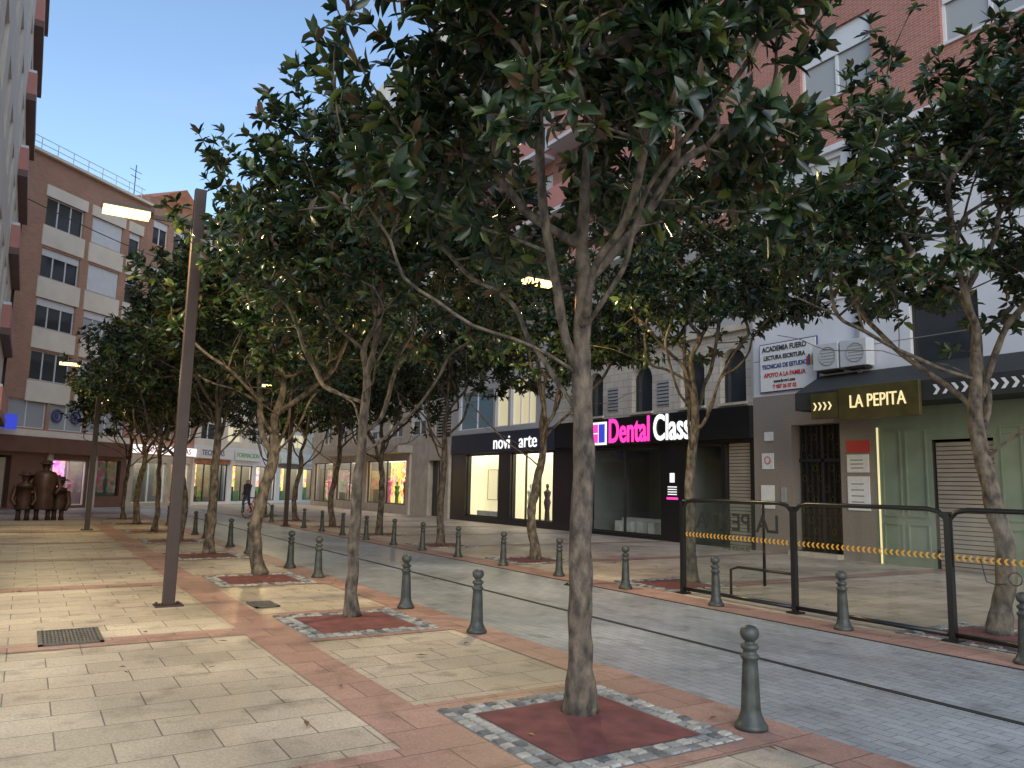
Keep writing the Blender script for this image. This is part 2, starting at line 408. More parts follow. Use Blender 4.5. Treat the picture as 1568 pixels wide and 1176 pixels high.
    for i in range(core,NN):
        if not lf.get(i,False): continue
        ax=A[i]-A[par[i]]; ax/= (np.linalg.norm(ax)+1e-6)
        out=A[i]-ctr; out/=np.linalg.norm(out)+1e-6
        ax=ax*.5+out*.6+np.array([0,0,.4])+rng.normal(size=3)*.35; ax/=np.linalg.norm(ax)
        u=np.cross(ax,[.3,.5,.8]); u/=np.linalg.norm(u); v=np.cross(ax,u)
        sc=rng.uniform(.8,1.15)
        for wh in range(2):
            k=rng.randint(5,9); ph=rng.rand()*6.28; base=A[i]-ax*(.0+.10*wh)
            for q in range(k):
                a=ph+q*6.283/k+rng.normal()*.3; el=math.radians(rng.uniform(10,65) if wh==0 else rng.uniform(50,110))
                dx=(u*math.cos(a)+v*math.sin(a))*math.sin(el)+ax*math.cos(el)
                dx[2]-=rng.uniform(0,.35); dx/=np.linalg.norm(dx)
                nz=ax-dx*ax.dot(dx)+rng.normal(size=3)*.35; nz-=dx*nz.dot(dx); nz/=np.linalg.norm(nz)+1e-6
                ny=np.cross(nz,dx); L=rng.uniform(L0,L1)*sc; W=L*rng.uniform(.36,.46)
                cv=rng.uniform(-.3,1.8)
                allv.append(base+np.outer(tv[:,0]*L,dx)+np.outer(tv[:,1]*W,ny)+np.outer(tv[:,2]*L*cv+np.abs(tv[:,1])*W*.3,nz))
    nl_=len(allv); V=np.concatenate(allv)
    base=np.arange(nl_)*8
    pat=np.array([j for f in tf for j in f]); lens=np.array([len(f) for f in tf])
    loops=(base[:,None]+pat[None,:]).ravel(); tot=np.tile(lens,nl_); starts=np.concatenate([[0],np.cumsum(tot)[:-1]])
    ml=bpy.data.meshes.new('foliage'); ml.vertices.add(len(V)); ml.vertices.foreach_set('co',V.ravel())
    ml.loops.add(len(loops)); ml.loops.foreach_set('vertex_index',loops.astype(np.int32))
    ml.polygons.add(len(tot)); ml.polygons.foreach_set('loop_start',starts.astype(np.int32)); ml.polygons.foreach_set('loop_total',tot.astype(np.int32))
    ml.polygons.foreach_set('use_smooth',[True]*len(tot)); ml.update(calc_edges=True); ml.validate()
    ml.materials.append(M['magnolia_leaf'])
    return me,ml
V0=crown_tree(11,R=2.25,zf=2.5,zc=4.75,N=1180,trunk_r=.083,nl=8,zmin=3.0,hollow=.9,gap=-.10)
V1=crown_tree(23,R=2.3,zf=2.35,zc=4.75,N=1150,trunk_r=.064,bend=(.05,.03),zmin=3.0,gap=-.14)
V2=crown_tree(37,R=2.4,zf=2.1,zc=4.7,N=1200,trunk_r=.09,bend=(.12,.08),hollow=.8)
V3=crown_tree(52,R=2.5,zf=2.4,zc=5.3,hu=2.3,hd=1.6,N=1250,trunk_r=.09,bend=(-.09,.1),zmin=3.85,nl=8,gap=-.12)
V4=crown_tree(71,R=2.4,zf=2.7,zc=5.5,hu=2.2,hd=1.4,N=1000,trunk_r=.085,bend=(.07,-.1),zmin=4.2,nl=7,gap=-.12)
def tree(x,y,V,rot,s=1,sz=1):
    e=bpy.data.objects.new('magnolia_tree',None); COL.objects.link(e); e.location=(x,y,.01); e.rotation_euler=(0,0,rot); e.scale=(s,s,sz)
    for nm,me in zip(('trunk_and_limbs','foliage'),V):
        o=bpy.data.objects.new(nm,me); COL.objects.link(o); o.parent=e
lv=[V0,V1,V2,V0,V2,V1,V2,V1]
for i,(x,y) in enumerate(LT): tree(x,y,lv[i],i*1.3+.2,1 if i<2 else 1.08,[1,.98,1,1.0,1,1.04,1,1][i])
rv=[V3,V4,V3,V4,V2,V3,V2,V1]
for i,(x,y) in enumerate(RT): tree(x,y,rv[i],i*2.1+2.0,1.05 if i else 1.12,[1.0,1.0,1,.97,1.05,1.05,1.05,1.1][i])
# ------------------------------------------------------------ bollards
bm_=None
def bollard(x,y):
    global bm_
    if bm_ is None:
        b=B('bollard',(x,y,.01))
        prof=[(.115,0),(.115,.025),(.105,.04),(.092,.055),(.085,.075),(.078,.09),(.072,.11),(.070,.13),(.068,.15),(.062,.30),(.056,.42),(.052,.46),(.062,.475),(.066,.49),(.058,.50),(.047,.51),(.047,.53),(.060,.54),(.064,.555),(.055,.57),(.036,.578),(.034,.592),(.048,.602),(.062,.62),(.067,.645),(.062,.672),(.045,.69),(.02,.7),(.003,.702)]
        b.lathe('post','bollard_paint',prof,n=24,flute=(.12,.44))
        bm_=b.done(smooth=('post',))['post'].data
    else:
        e=bpy.data.objects.new('bollard',None); COL.objects.link(e); e.location=(x,y,.01); e.rotation_euler=(random.uniform(-.02,.02),random.uniform(-.02,.02),random.random()*3)
        o=bpy.data.objects.new('post',bm_); COL.objects.link(o); o.parent=e
for y in (3.88,7.78,9.7,13.37,15.06,18.3,20.2,23.3,24.9,28,30): bollard(4.46,y)
for y in (4.0,6.04,8.1,10.1,12.0,14,16,17.9,19.7,21.7,23.7,25.7,27.7,30,32,34): bollard(8.62,y)
# ------------------------------------------------------------ street lamps
def lamp(x,y,z=5.68,power=380):
    l=B('street_lamp',(x,y,0))
    l.box('pole','lamp_brown',-.075,.075,-.05,.05,.02,z)
    l.box('base_plate','lamp_brown',-.17,.17,-.14,.14,.005,.024)
    for a in (-.13,.13):
        for c in (-.1,.1): l.box('bolts','iron_dark',a-.015,a+.015,c-.015,c+.015,.0245,.045)
    l.box('door','lamp_brown',-.05,.05,-.056,-.0505,.5,.95)
    l.box('arm','lamp_brown',-1.18,-.076,-.02,.02,5.14,5.19)
    l.box('head','lamp_brown',-1.2,-.58,-.13,.13,5.191,5.24)
    l.box('light_panel','lamp_glow',-1.18,-.62,-.11,-.021,5.12,5.190)
    l.box('light_panel','lamp_glow',-1.18,-.62,.021,.11,5.12,5.190)
    l.done(bevel={'pole':.008})
    d=bpy.data.lights.new('lamp_light','SPOT'); d.energy=power; d.color=(1,.78,.36); d.spot_size=math.radians(178); d.spot_blend=.03; d.shadow_soft_size=.12
    o=bpy.data.objects.new('lamp_light',d); COL.objects.link(o); o.parent=l.e; o.location=(-.9,0,5.06)
lamp(1.73,11.14,power=620); lamp(1.77,27.7); lamp(8.12,10.78,power=620); lamp(8.3,28.9)
# ------------------------------------------------------------ glass windscreen
w=B('glass_windscreen')
FX=9.15; ys=[9.3,7.15,5.0,2.85,.7]
for y in ys:
    w.box('posts','black_panel',FX-.035,FX+.035,y-.035,y+.035,.03,1.46)
    w.box('feet','black_panel',FX-.09,FX+.09,y-.09,y+.09,.0105,.03)
for a,b_ in zip(ys[:-1],ys[1:]):
    y0,y1=b_+.04,a-.04
    w.tube('rails','black_panel',[(FX,y0-.04,.85),(FX,y0-.02,1.38),(FX,y0+.06,1.47),(FX,y0+.2,1.5),(FX,y1-.2,1.5),(FX,y1-.06,1.47),(FX,y1+.02,1.38),(FX,y1+.03,.85)],.03,8)
    w.box('rails','black_panel',FX-.025,FX+.025,y0,y1,.06,.11)
    w.poly('glass','clear_glass',[(FX,y1,.115),(FX,y0,.115),(FX,y0,1.45),(FX,y1,1.45)])
    k=int((y1-y0)/.075)
    for i in range(k):
        y=y0+.04+i*.075
        w.mesh('chevrons','orange_chevron',[(FX-.0065,y,.92),(FX-.0065,y+.03,.92),(FX-.0065,y+.055,.955),(FX-.0065,y+.03,.99),(FX-.0065,y,.99),(FX-.0065,y+.025,.955)],[(0,1,2,5),(5,2,3,4)])
w.poly('glass','clear_glass',[(FX+.05,9.3,.115),(FX+1.9,9.3,.115),(FX+1.9,9.3,1.45),(FX+.05,9.3,1.45)])
w.tube('rails','black_panel',[(FX,9.3,1.48),(FX+1.95,9.3,1.48),(FX+1.95,9.3,.03)],.028,8)
w.tube('rails','black_panel',[(FX+.5,7.5,.03),(FX+.5,7.5,.42),(FX+.5,7.6,.47),(FX+.5,8.6,.47),(FX+.5,8.75,.42),(FX+.5,8.75,.03)],.022,8)
w.text('lettering','letter_dark','LA PEPITA',(FX+.008,8.2,1.18),.36,.001,rot=(math.pi/2,0,math.pi/2),off=.006)
w.text('lettering','letter_dark','BURGER BAR',(FX+.008,8.2,.80),.09,.001,rot=(math.pi/2,0,math.pi/2))
w.tube('scribble','letter_dark',[(FX-.012,4.65,.95),(FX-.012,4.6,.72),(FX-.012,4.5,.7),(FX-.012,4.4,.72)],.006,5)
w.tube('scribble','letter_dark',[(FX-.012,4.3+.07*math.cos(t),.78+.07*math.sin(t)) for t in np.linspace(0,6.2,12)],.006,5)
w.tube('scribble','letter_dark',[(FX-.012,4.15,.7),(FX-.012,4.1,.92),(FX-.012,4.0,.85),(FX-.012,4.12,.8)],.006,5)
w.done(smooth=('rails',))

# ------------------------------------------------------------ facades
def wall(b,part,mat,s0,s1,z0,z1,ops,y=0,reveal=.2,rmat=None):
    rmat=rmat or mat
    O=[o for o in ops if o[0]<s1 and o[1]>s0 and o[2]<z1 and o[3]>z0]
    xs=sorted({s0,s1}|{min(max(v,s0),s1) for o in O for v in o[:2]}); zs=sorted({z0,z1}|{min(max(v,z0),z1) for o in O for v in o[2:4]})
    for j in range(len(zs)-1):
        run=None
        for i in range(len(xs)-1):
            cx=(xs[i]+xs[i+1])/2; cz=(zs[j]+zs[j+1])/2
            hit=any(o[0]<cx<o[1] and o[2]<cz<o[3] for o in O)
            if not hit:
                if run is None: run=xs[i]
            if (hit or i==len(xs)-2) and run is not None:
                e=xs[i] if hit else xs[i+1]
                b.poly(part,mat,[(run,y,zs[j]),(e,y,zs[j]),(e,y,zs[j+1]),(run,y,zs[j+1])]); run=None
    for o in O:
        a,c,d,e=max(o[0],s0),min(o[1],s1),max(o[2],z0),min(o[3],z1); r=y+reveal
        b.poly(part,rmat,[(a,y,d),(a,y,e),(a,r,e),(a,r,d)]); b.poly(part,rmat,[(c,y,e),(c,y,d),(c,r,d),(c,r,e)])
        if o[3]<=z1: b.poly(part,rmat,[(a,y,e),(c,y,e),(c,r,e),(a,r,e)])
        if o[2]>=z0: b.poly(part,rmat,[(c,y,d),(a,y,d),(a,r,d),(c,r,d)])
def window(b,o,frame='frame_white',glass='window_glass',y=.12,mull=1,blind=0,sill=None,trans=False,fw=.05,horiz=None):
    a,c,d,e=o[:4]
    b.box('frames',frame,a,c,y,y+.06,d,d+fw); b.box('frames',frame,a,c,y,y+.06,e-fw,e)
    b.box('frames',frame,a,a+fw,y,y+.06,d+fw,e-fw); b.box('frames',frame,c-fw,c,y,y+.06,d+fw,e-fw)
    for k in range(1,mull+1):
        x=a+(c-a)*k/(mull+1); b.box('frames',frame,x-fw*.6,x+fw*.6,y,y+.06,d+fw,e-fw)
    if horiz: b.box('frames',frame,a+fw,c-fw,y+.004,y+.056,d+(e-d)*horiz-.03,d+(e-d)*horiz+.03)
    b.poly('panes',glass,[(a+.01,y+.04,d+.01),(c-.01,y+.04,d+.01),(c-.01,y+.04,e-.01),(a+.01,y+.04,e-.01)])
    if blind>0: b.box('blinds','blind_white',a+fw*.5,c-fw*.5,y-.03,y-.004,e-(e-d)*blind,e-.004)
    if sill: b.box('sills',sill,a-.06,c+.06,-.06,y,d-.07,d-.002)
def sides(b,s0,s1,dep,z,mat,roof='roof_dark'):
    b.poly('walls',mat,[(s0,dep,0),(s0,0,0),(s0,0,z),(s0,dep,z)]); b.poly('walls',mat,[(s1,0,0),(s1,dep,0),(s1,dep,z),(s1,0,z)])
    b.poly('walls',mat,[(s1,dep,0),(s0,dep,0),(s0,dep,z),(s1,dep,z)]); b.poly('roof',roof,[(s0,0,z),(s1,0,z),(s1,dep,z),(s0,dep,z)])
def shopbox(b,o,back,dep=1.6,side='interior_grey',floor='interior_grey',ceil='lit_white',y0=.25):
    a,c,d,e=o[:4]
    b.poly('shop_interior',back,[(a,dep,d),(c,dep,d),(c,dep,e),(a,dep,e)])
    b.poly('shop_interior',side,[(a,y0,d),(a,dep,d),(a,dep,e),(a,y0,e)]); b.poly('shop_interior',side,[(c,dep,d),(c,y0,d),(c,y0,e),(c,dep,e)])
    b.poly('shop_interior',floor,[(a,y0,d),(c,y0,d),(c,dep,d),(a,dep,d)]); b.poly('shop_interior',ceil,[(a,y0,e),(a,dep,e),(c,dep,e),(c,y0,e)])
def shopfront(b,o,frame='frame_dark',mull=0,fw=.06,y=.1):
    a,c,d,e=o[:4]
    b.box('frames',frame,a,c,y,y+.08,d,d+fw); b.box('frames',frame,a,c,y,y+.08,e-fw,e)
    b.box('frames',frame,a,a+fw,y,y+.08,d+fw,e-fw); b.box('frames',frame,c-fw,c,y,y+.08,d+fw,e-fw)
    for k in range(1,mull+1):
        x=a+(c-a)*k/(mull+1); b.box('frames',frame,x-fw*.5,x+fw*.5,y,y+.08,d+fw,e-fw)
    b.poly('shop_glass','clear_glass',[(a+fw,y+.04,d+fw),(c-fw,y+.04,d+fw),(c-fw,y+.04,e-fw),(a+fw,y+.04,e-fw)])
def mannequin(b,x,y,z,mat,h=1.55):
    pr=[(.05,z),(.12,z+.02),(.1,z+.3*h),(.16,z+.5*h),(.11,z+.62*h),(.17,z+.78*h),(.05,z+.84*h),(.045,z+.87*h),(.075,z+.92*h),(.06,z+.98*h),(.01,z+h)]
    b.lathe('displays',mat,pr,x,y,10)
XF=17.8; R90=-math.pi/2
Yo=56.0
def sy(Y): return Yo-Y
def op(Ya,Yb,z0,z1): return (sy(max(Ya,Yb)),sy(min(Ya,Yb)),z0,z1)
def rb(name): return B(name,(XF,Yo,0),R90)
# --- cafe building
b=rb('cafe_brick_building'); s0,s1=sy(15.2),sy(-4)
portal=op(13.9,12.4,.12,3.5); sh1=op(10.0,8.65,.0,2.95); sh2=op(7.9,5.2,0,2.95)
dw=op(10.4,8.8,4.75,6.3); dw2=op(7.6,5.8,4.75,6.3)
ops=[portal,sh1,sh2,dw,dw2]
wall(b,'walls','granite',sy(15.2),sy(11.45),0,4.38,ops,reveal=.4)
wall(b,'walls','green_panel',sy(11.45),s1,0,4.38,ops,reveal=.15,rmat='frame_dark')
wins=[]
for fz in (9.2,):
    for Y in (13.0,9.5,6,2): wins.append(op(Y+.9,Y-.9,fz+.1,fz+1.5))
up=[]
for fz in (12.45,15.35,18.25,21.15):
    for Y in (12.2,8.2,4.2,.2): up.append(op(Y+1.1,Y-1.1,fz,fz+1.95))
wall(b,'walls','render_white',s0,s1,4.38,11.0,[dw,dw2]+wins)
wall(b,'walls','brick_red',s0,s1,11.0,25,up)
sides(b,s0,s1,14,25,'brick_red_side')
for o in wins: window(b,o,mull=1,blind=.35,sill='stone_pale')
for i,o in enumerate(up): window(b,o,mull=1,blind=(.38,.45,.2,.6)[i%4],sill='render_white',fw=.07,glass='window_curtain')
for o in (dw,dw2): window(b,o,frame='frame_dark',mull=0,fw=.06)
b.box('cornice','render_white',s0,s1,-.12,-.002,10.85,11.02)
b.box('cornice','render_white',s0,s1,-.06,-.002,6.75,6.9)
for z in (5.4,7.7,8.7): b.box('joints','interior_grey',s0,s1,-.003,-.001,z,z+.02)
for q in range(7): b.box('joints','interior_grey',sy(14-q*2.7),sy(14-q*2.7)+.02,-.0035,-.001,6.9,10.84)
b.box('downpipe','louvre',sy(11.75),sy(11.65),-.12,-.02,4.4,10.84)
b.box('downpipe','louvre',sy(15.15),sy(15.05),-.14,-.125,4.4,25)
a,c,d,e=portal; b.poly('door','black_panel',[(a,.38,d),(c,.38,d),(c,.38,e),(a,.38,e)])
b.box('door','stone_pale',a-.0,c,-.25,.4,0,.12)
for k in range(9):
    x=a+.06+(c-a-.12)*k/8; b.box('door_grille','iron_dark',x-.012,x+.012,.31,.34,d,e)
for j in range(11):
    for k in range(8):
        x=a+.06+(c-a-.12)*(k+.5)/8; z=d+.25+j*.28
        b.tube('door_grille','gold_panel' if (j+k)%3==0 else 'iron_dark',[(x+.06*math.cos(t),.33,z+.09*math.sin(t)) for t in np.linspace(0,6.283,9)],.009,4)
b.box('door_grille','iron_dark',(a+c)/2-.04,(a+c)/2+.04,.29,.37,d,e); b.box('door_grille','iron_dark',a,c,.29,.37,2.5,2.58)
for p_ in ((12.2,11.55,2.7,3.0,'poster_red'),(12.2,11.6,2.2,2.65,'poster_white'),(12.2,11.6,1.25,2.1,'poster_white'),(14.9,14.5,2.3,2.75,'poster_white'),(14.95,14.5,1.2,1.85,'poster_white'),(14.8,14.5,3.1,3.35,'poster_white')):
    b.box('notices',p_[4],sy(p_[0]),sy(p_[1]),-.03,-.003,p_[2],p_[3])
b.box('notices','poster_red',sy(14.8),sy(14.6),-.04,-.031,1.3,1.4);b.box('notices','goods_green',sy(14.9),sy(14.8),-.04,-.031,1.3,1.4)
b.tube('notices','poster_red',[(sy(14.7)+.1*math.cos(t),-.035,2.55+.1*math.sin(t)) for t in np.linspace(0,6.283,13)],.015,5)
for z in (1.45,1.6,1.75,1.9,2.3,2.4,2.5): b.box('notices','letter_dark',sy(12.1),sy(11.75),-.033,-.0305,z,z+.02)
b.box('intercom','louvre',sy(14.25),sy(14.1),-.04,-.003,1.4,1.8)
b.text('number','letter_dark','3',(sy(13.2),-.01,3.95),.3)
b.box('glowing_door_post','gold_glow',sy(11.36),sy(11.33),-.04,-.003,0,3.3)  # pale door post given an emission of its own
for Ya,Yb in ((11.25,10.75),(10.65,10.12),(8.5,8.05),(5.1,4.5),(4.4,3.8),(3.7,3.1)):
    for z0,z1 in ((.3,1.0),(1.15,3.2)):
        x0,x1=sy(Ya),sy(Yb)
        b.box('mouldings','green_panel',x0,x1,-.04,-.002,z0,z0+.04);b.box('mouldings','green_panel',x0,x1,-.04,-.002,z1-.04,z1)
        b.box('mouldings','green_panel',x0,x0+.04,-.04,-.002,z0+.041,z1-.041);b.box('mouldings','green_panel',x1-.04,x1,-.04,-.002,z0+.041,z1-.041)
for o in (sh1,sh2):
    a,c,d,e=o
    zz=0
    while zz<e-.05:
        b.box('shutters','shutter_metal',a+.03,c-.03,.10,.13,zz,zz+.08); b.box('shutters','frame_dark',a+.03,c-.03,.118,.14,zz+.0805,zz+.0995); zz+=.1
b.done()
aw=B('cafe_awning',(XF,Yo,0),R90)
x0,x1=sy(12.9),sy(2)
aw.mesh('canvas','awning_black',[(x0,-.05,4.75),(x1,-.05,4.75),(x1,-1.1,4.2),(x0,-1.1,4.2),(x0,-1.1,3.75),(x1,-1.1,3.75),(x1,-.05,3.75),(x0,-.05,3.75)],[(0,3,2,1),(3,4,5,2),(4,7,6,5),(0,7,4,3),(1,2,5,6)])
x=sy(9.3)
while x<x1-.2:
    aw.mesh('chevrons','white_paint',[(x,-1.106,3.86),(x+.08,-1.106,3.86),(x+.16,-1.106,3.97),(x+.08,-1.106,4.08),(x,-1.106,4.08),(x+.08,-1.106,3.97)],[(0,1,2,5),(5,2,3,4)]); x+=.2
aw.done()
sg=B('cafe_sign',(XF,Yo,0),R90)
xa,xb=sy(11.56),sy(9.55)
sg.box('sign_box','gold_panel',xa,xb,-1.22,-1.115,3.42,4.22)
sg.text('lettering','gold_glow','LA PEPITA',((xa+xb)/2,-1.235,3.83),.44,.012,sx=.72)
sg.box('side_box','gold_panel',sy(12.35),xa-.02,-1.2,-1.115,3.5,4.12)
x=sy(12.28)
while x<xa-.2:
    sg.mesh('chevrons','gold_glow',[(x,-1.21,3.70),(x+.05,-1.21,3.70),(x+.11,-1.21,3.8),(x+.05,-1.21,3.9),(x,-1.21,3.9),(x+.06,-1.21,3.8)],[(0,1,2,5),(5,2,3,4)]); x+=.14
sg.done(bevel={'sign_box':.01})
bn=B('academy_banner',(XF,Yo,0),R90)
xa,xb=sy(14.85),sy(12.98); bn.box('board','poster_white',xa,xb,-.08,-.03,4.5,5.85); bn.box('rim','letter_blue',xa-.03,xb+.03,-.06,-.025,4.47,5.88)
cx=(xa+xb)/2
for t_,z,sz_,mt in (('ACADEMIA FUERO',5.70,.21,'letter_dark'),('LECTURA ESCRITURA',5.45,.17,'letter_dark'),('TECNICAS DE ESTUDIO',5.2,.17,'letter_blue'),('APOYO A LA FAMILIA',4.95,.17,'letter_red'),('www.fuero1.com',4.77,.12,'letter_dark'),('T 987 26 07 02',4.61,.15,'letter_red')):
    bn.text('lettering',mt,t_,(cx-.1,-.09,z),sz_,.002,sx=.85,off=.006)
for k,mt in enumerate(('poster_red','letter_blue','goods_orange','goods_green')): bn.box('pencils',mt,xb-.3+k*.06,xb-.25+k*.06,-.09,-.081,5.1,5.35+.05*(k%2))
bn.done()
ac=B('air_conditioner',(XF,Yo,0),R90)
for q in (12.85,12.05):
    xa=sy(q); ac.box('case','ac_unit',xa,xa+.75,-.4,-.05,4.85,5.55); ac.box('bracket','iron_dark',xa+.1,xa+.65,-.35,-.02,4.8,4.845)
    ac.tube('fan_guard','louvre',[(xa+.45+.24*math.cos(t),-.41,5.2+.24*math.sin(t)) for t in np.linspace(0,6.283,17)],.012,5)
    for k in range(5): ac.box('fan_guard','louvre',xa+.24,xa+.66,-.412,-.405,5.04+k*.08,5.055+k*.08)
ac.done(bevel={'case':.02})
# --- Dental building
b=rb('dental_clinic_building'); s0,s1=sy(25.0),sy(15.2)
g1=op(23.0,19.1,.12,3.1); g2=op(18.0,16.45,.12,3.1); st=op(16.3,15.35,0,3.1)
arc=[op(23.05,22.15,4.3,5.95),op(20.55,19.5,4.3,5.95),op(18.15,17.1,4.3,5.95),op(16.45,15.45,4.3,5.95)]
wall(b,'walls','black_panel',s0,s1,0,3.2,[g1,g2,st],reveal=.3)
b.box('fascia','black_panel',s0+.1,s1,-.18,-.001,3.2,4.15)
wall(b,'walls','stone_blocks',s0,s1,3.2,6.6,arc,reveal=.3)
for a,c,d,e in arc:
    r=(c-a)/2; cx=(a+c)/2; zc=e-r; P_=[(cx-r*math.cos(t),zc+r*math.sin(t)) for t in np.linspace(0,math.pi,17)]
    for k in range(16):
        (xa,za),(xb,zb)=P_[k],P_[k+1]
        b.poly('arch_heads','stone_blocks',[(xa,.0,za),(xb,.0,zb),(xb,0,e),(xa,0,e)]); b.poly('arch_heads','stone_blocks',[(xa,0,za),(xa,.3,za),(xb,.3,zb),(xb,0,zb)])
    window(b,(a,c,d,e),frame='frame_dark',mull=0,y=.2,glass='window_glass')
    b.box('sills','stone_pale',a-.05,c+.05,-.08,.2,d-.08,d-.002)
for a in (sy(23.9),sy(21.6),sy(19.0)):
    b.box('louvres','louvre',a-.25,a+.35,-.02,-.002,4.4,5.3)
    for k in range(7): b.box('louvres','frame_dark',a-.22,a+.32,-.03,-.021,4.45+k*.12,4.48+k*.12)
b.box('cornice','stone_pale',s0,s1,-.15,-.002,6.45,6.65)
up=[]
for k,fz in enumerate((7.4,10.3,13.2,16.1,19.0,21.9)):
    for Y in (23.2,20.3,17.2): up.append(op(Y+.9,Y-.9,fz,fz+1.7))
wall(b,'walls','render_grey',s0,s1,6.6,9.7,up)
wall(b,'walls','brick_red',s0,s1,9.7,26,up)
sides(b,s0,s1,14,26,'brick_red_side')
for i,o in enumerate(up): window(b,o,mull=1,blind=(.3,.5,0,.7)[i%4],sill='render_white')
for fz in (9.6,12.5,15.4,18.3,21.2):
    b.box('balconies','render_white',s0+.3,s0+6.5,-1.0,-.002,fz,fz+.16); b.box('balconies','pink_balcony',s0+.3,s0+6.5,-1.0,-.92,fz+.161,fz+1.05)
    b.box('balconies','pink_balcony',s0+.3,s0+.38,-.919,-.003,fz+.161,fz+1.05); b.box('balconies','pink_balcony',s0+6.42,s0+6.5,-.919,-.003,fz+.161,fz+1.05)
shopbox(b,g1,'interior_grey',3.0,side='interior_grey',ceil='interior_grey',y0=.3); shopfront(b,g1,'frame_dark',1)
b.box('displays','poster_white',g1[0]+.3,g1[1]-.3,1.4,1.8,.12,.6); b.box('displays','black_panel',g1[0]+1,g1[0]+1.7,2.8,2.9,1.6,2.2)
for k in range(5): b.box('displays','goods_white',g1[0]+.6+k*.6,g1[0]+.9+k*.6,.8,1.1,.12,.5)
shopbox(b,g2,'interior_grey',2.4,ceil='interior_grey',y0=.3); shopfront(b,g2,'frame_dark',0)
zz=0
while zz<3.05: b.box('shutter','shutter_metal',st[0]+.02,st[1]-.02,.15,.18,zz,zz+.08); b.box('shutter','frame_dark',st[0]+.02,st[1]-.02,.168,.19,zz+.0805,zz+.0995); zz+=.1
b.box('notice','white_sign',sy(18.65),sy(18.45),-.02,-.003,1.9,2.2); b.box('notice','pink_sign',sy(18.8),sy(18.3),-.02,-.003,1.35,1.42)
for k in range(4): b.box('notice','white_sign',sy(18.75),sy(18.35),-.02,-.003,1.5+k*.08,1.53+k*.08)
b.done()
sg=B('dental_clinic_sign',(XF,Yo,0),R90)
sg.box('logo','white_sign',sy(22.5),sy(21.7),-.22,-.185,3.22,4.05)
sg.box('logo_mark','pink_sign',sy(22.44),sy(22.15),-.235,-.221,3.3,3.62); sg.box('logo_mark','blue_sign',sy(22.1),sy(21.76),-.235,-.221,3.3,3.97)
sg.box('logo_mark','pink_sign',sy(22.44),sy(22.15),-.235,-.221,3.66,3.97)
sg.text('lettering','pink_sign','Dental',(sy(21.6),-.2,3.65),1.2,.015,align='LEFT',sx=.68,off=.02)
sg.text('lettering','white_sign','Class',(sy(19.25),-.2,3.65),1.2,.015,align='LEFT',sx=.68,off=.02)
sg.done()
# --- boutique building
b=rb('boutique_building'); s0,s1=sy(34.0),sy(25.0)
g1=op(32.5,29.5,.25,3.1); g2=op(28.5,25.3,.25,3.1)
u1=op(33.4,30.1,4.3,6.1); u2=op(28.6,26.6,4.3,6.3); u0=op(29.9,28.8,4.3,6.1)
wall(b,'walls','black_panel',s0,s1,0,4.05,[g1,g2],reveal=.3)
wall(b,'walls','render_grey',s0,s1,4.05,9.7,[u1,u2,u0])
up=[]
for k,fz in enumerate((10.3,13.2,16.1,19.0,21.9)):
    for Y in (32,29.2,26.4): up.append(op(Y+.8,Y-.8,fz,fz+1.7))
wall(b,'walls','brick_red',s0,s1,9.7,27,up); sides(b,s0,s1,14,27,'brick_red_side')
for i,o in enumerate(up): window(b,o,mull=1,blind=(.3,.5,0,.7)[i%4],sill='render_white')
window(b,u1,'frame_white','window_glass_blue',mull=1); window(b,u0,'frame_white','window_lit',mull=0); window(b,u2,'frame_white','window_lit',mull=2)
for fz in (9.6,12.5,15.4,18.3,21.2):
    b.box('balconies','render_white',s0+1,s1-.5,-1.0,-.002,fz,fz+.16); b.box('balconies','pink_balcony',s0+1,s1-.5,-1.0,-.92,fz+.161,fz+1.05)
shopbox(b,g1,'lit_cream',1.0,side='lit_cream',y0=.3); shopfront(b,g1,'frame_dark',0)
shopbox(b,g2,'lit_cream',1.6,side='lit_cream',y0=.3); shopfront(b,g2,'frame_dark',2)
b.box('displays','goods_white',g1[0]+.3,g1[1]-.3,.5,.9,.25,.5)
b.box('displays','shutter_metal',g1[0]+.5,g1[1]-.6,.93,.96,1.0,1.03); b.box('displays','shutter_metal',g1[0]+.5,g1[1]-.6,.93,.96,2.4,2.43)
for q in (.5,1.4,2.3): b.box('displays','shutter_metal',g1[0]+q,g1[0]+q+.02,.93,.96,1.03,2.4)
mannequin(b,g2[0]+.6,.7,.25,'goods_white'); mannequin(b,g2[0]+1.7,.8,.25,'jacket'); mannequin(b,g2[1]-.6,.7,.25,'goods_pink')
b.box('fascia','navy',s0+.2,s1,-.15,-.001,3.15,4.05)
b.box('fascia_trim','louvre',s0+.2,s1,-.155,-.002,4.051,4.1)
b.done()
sg=B('boutique_sign',(XF,Yo,0),R90)
sg.text('lettering','white_sign','novi',(sy(29.75),-.17,3.55),.85,.015,align='LEFT'); sg.text('lettering','white_sign','arte',(sy(27.6),-.17,3.55),.85,.015,align='LEFT'); sg.done()
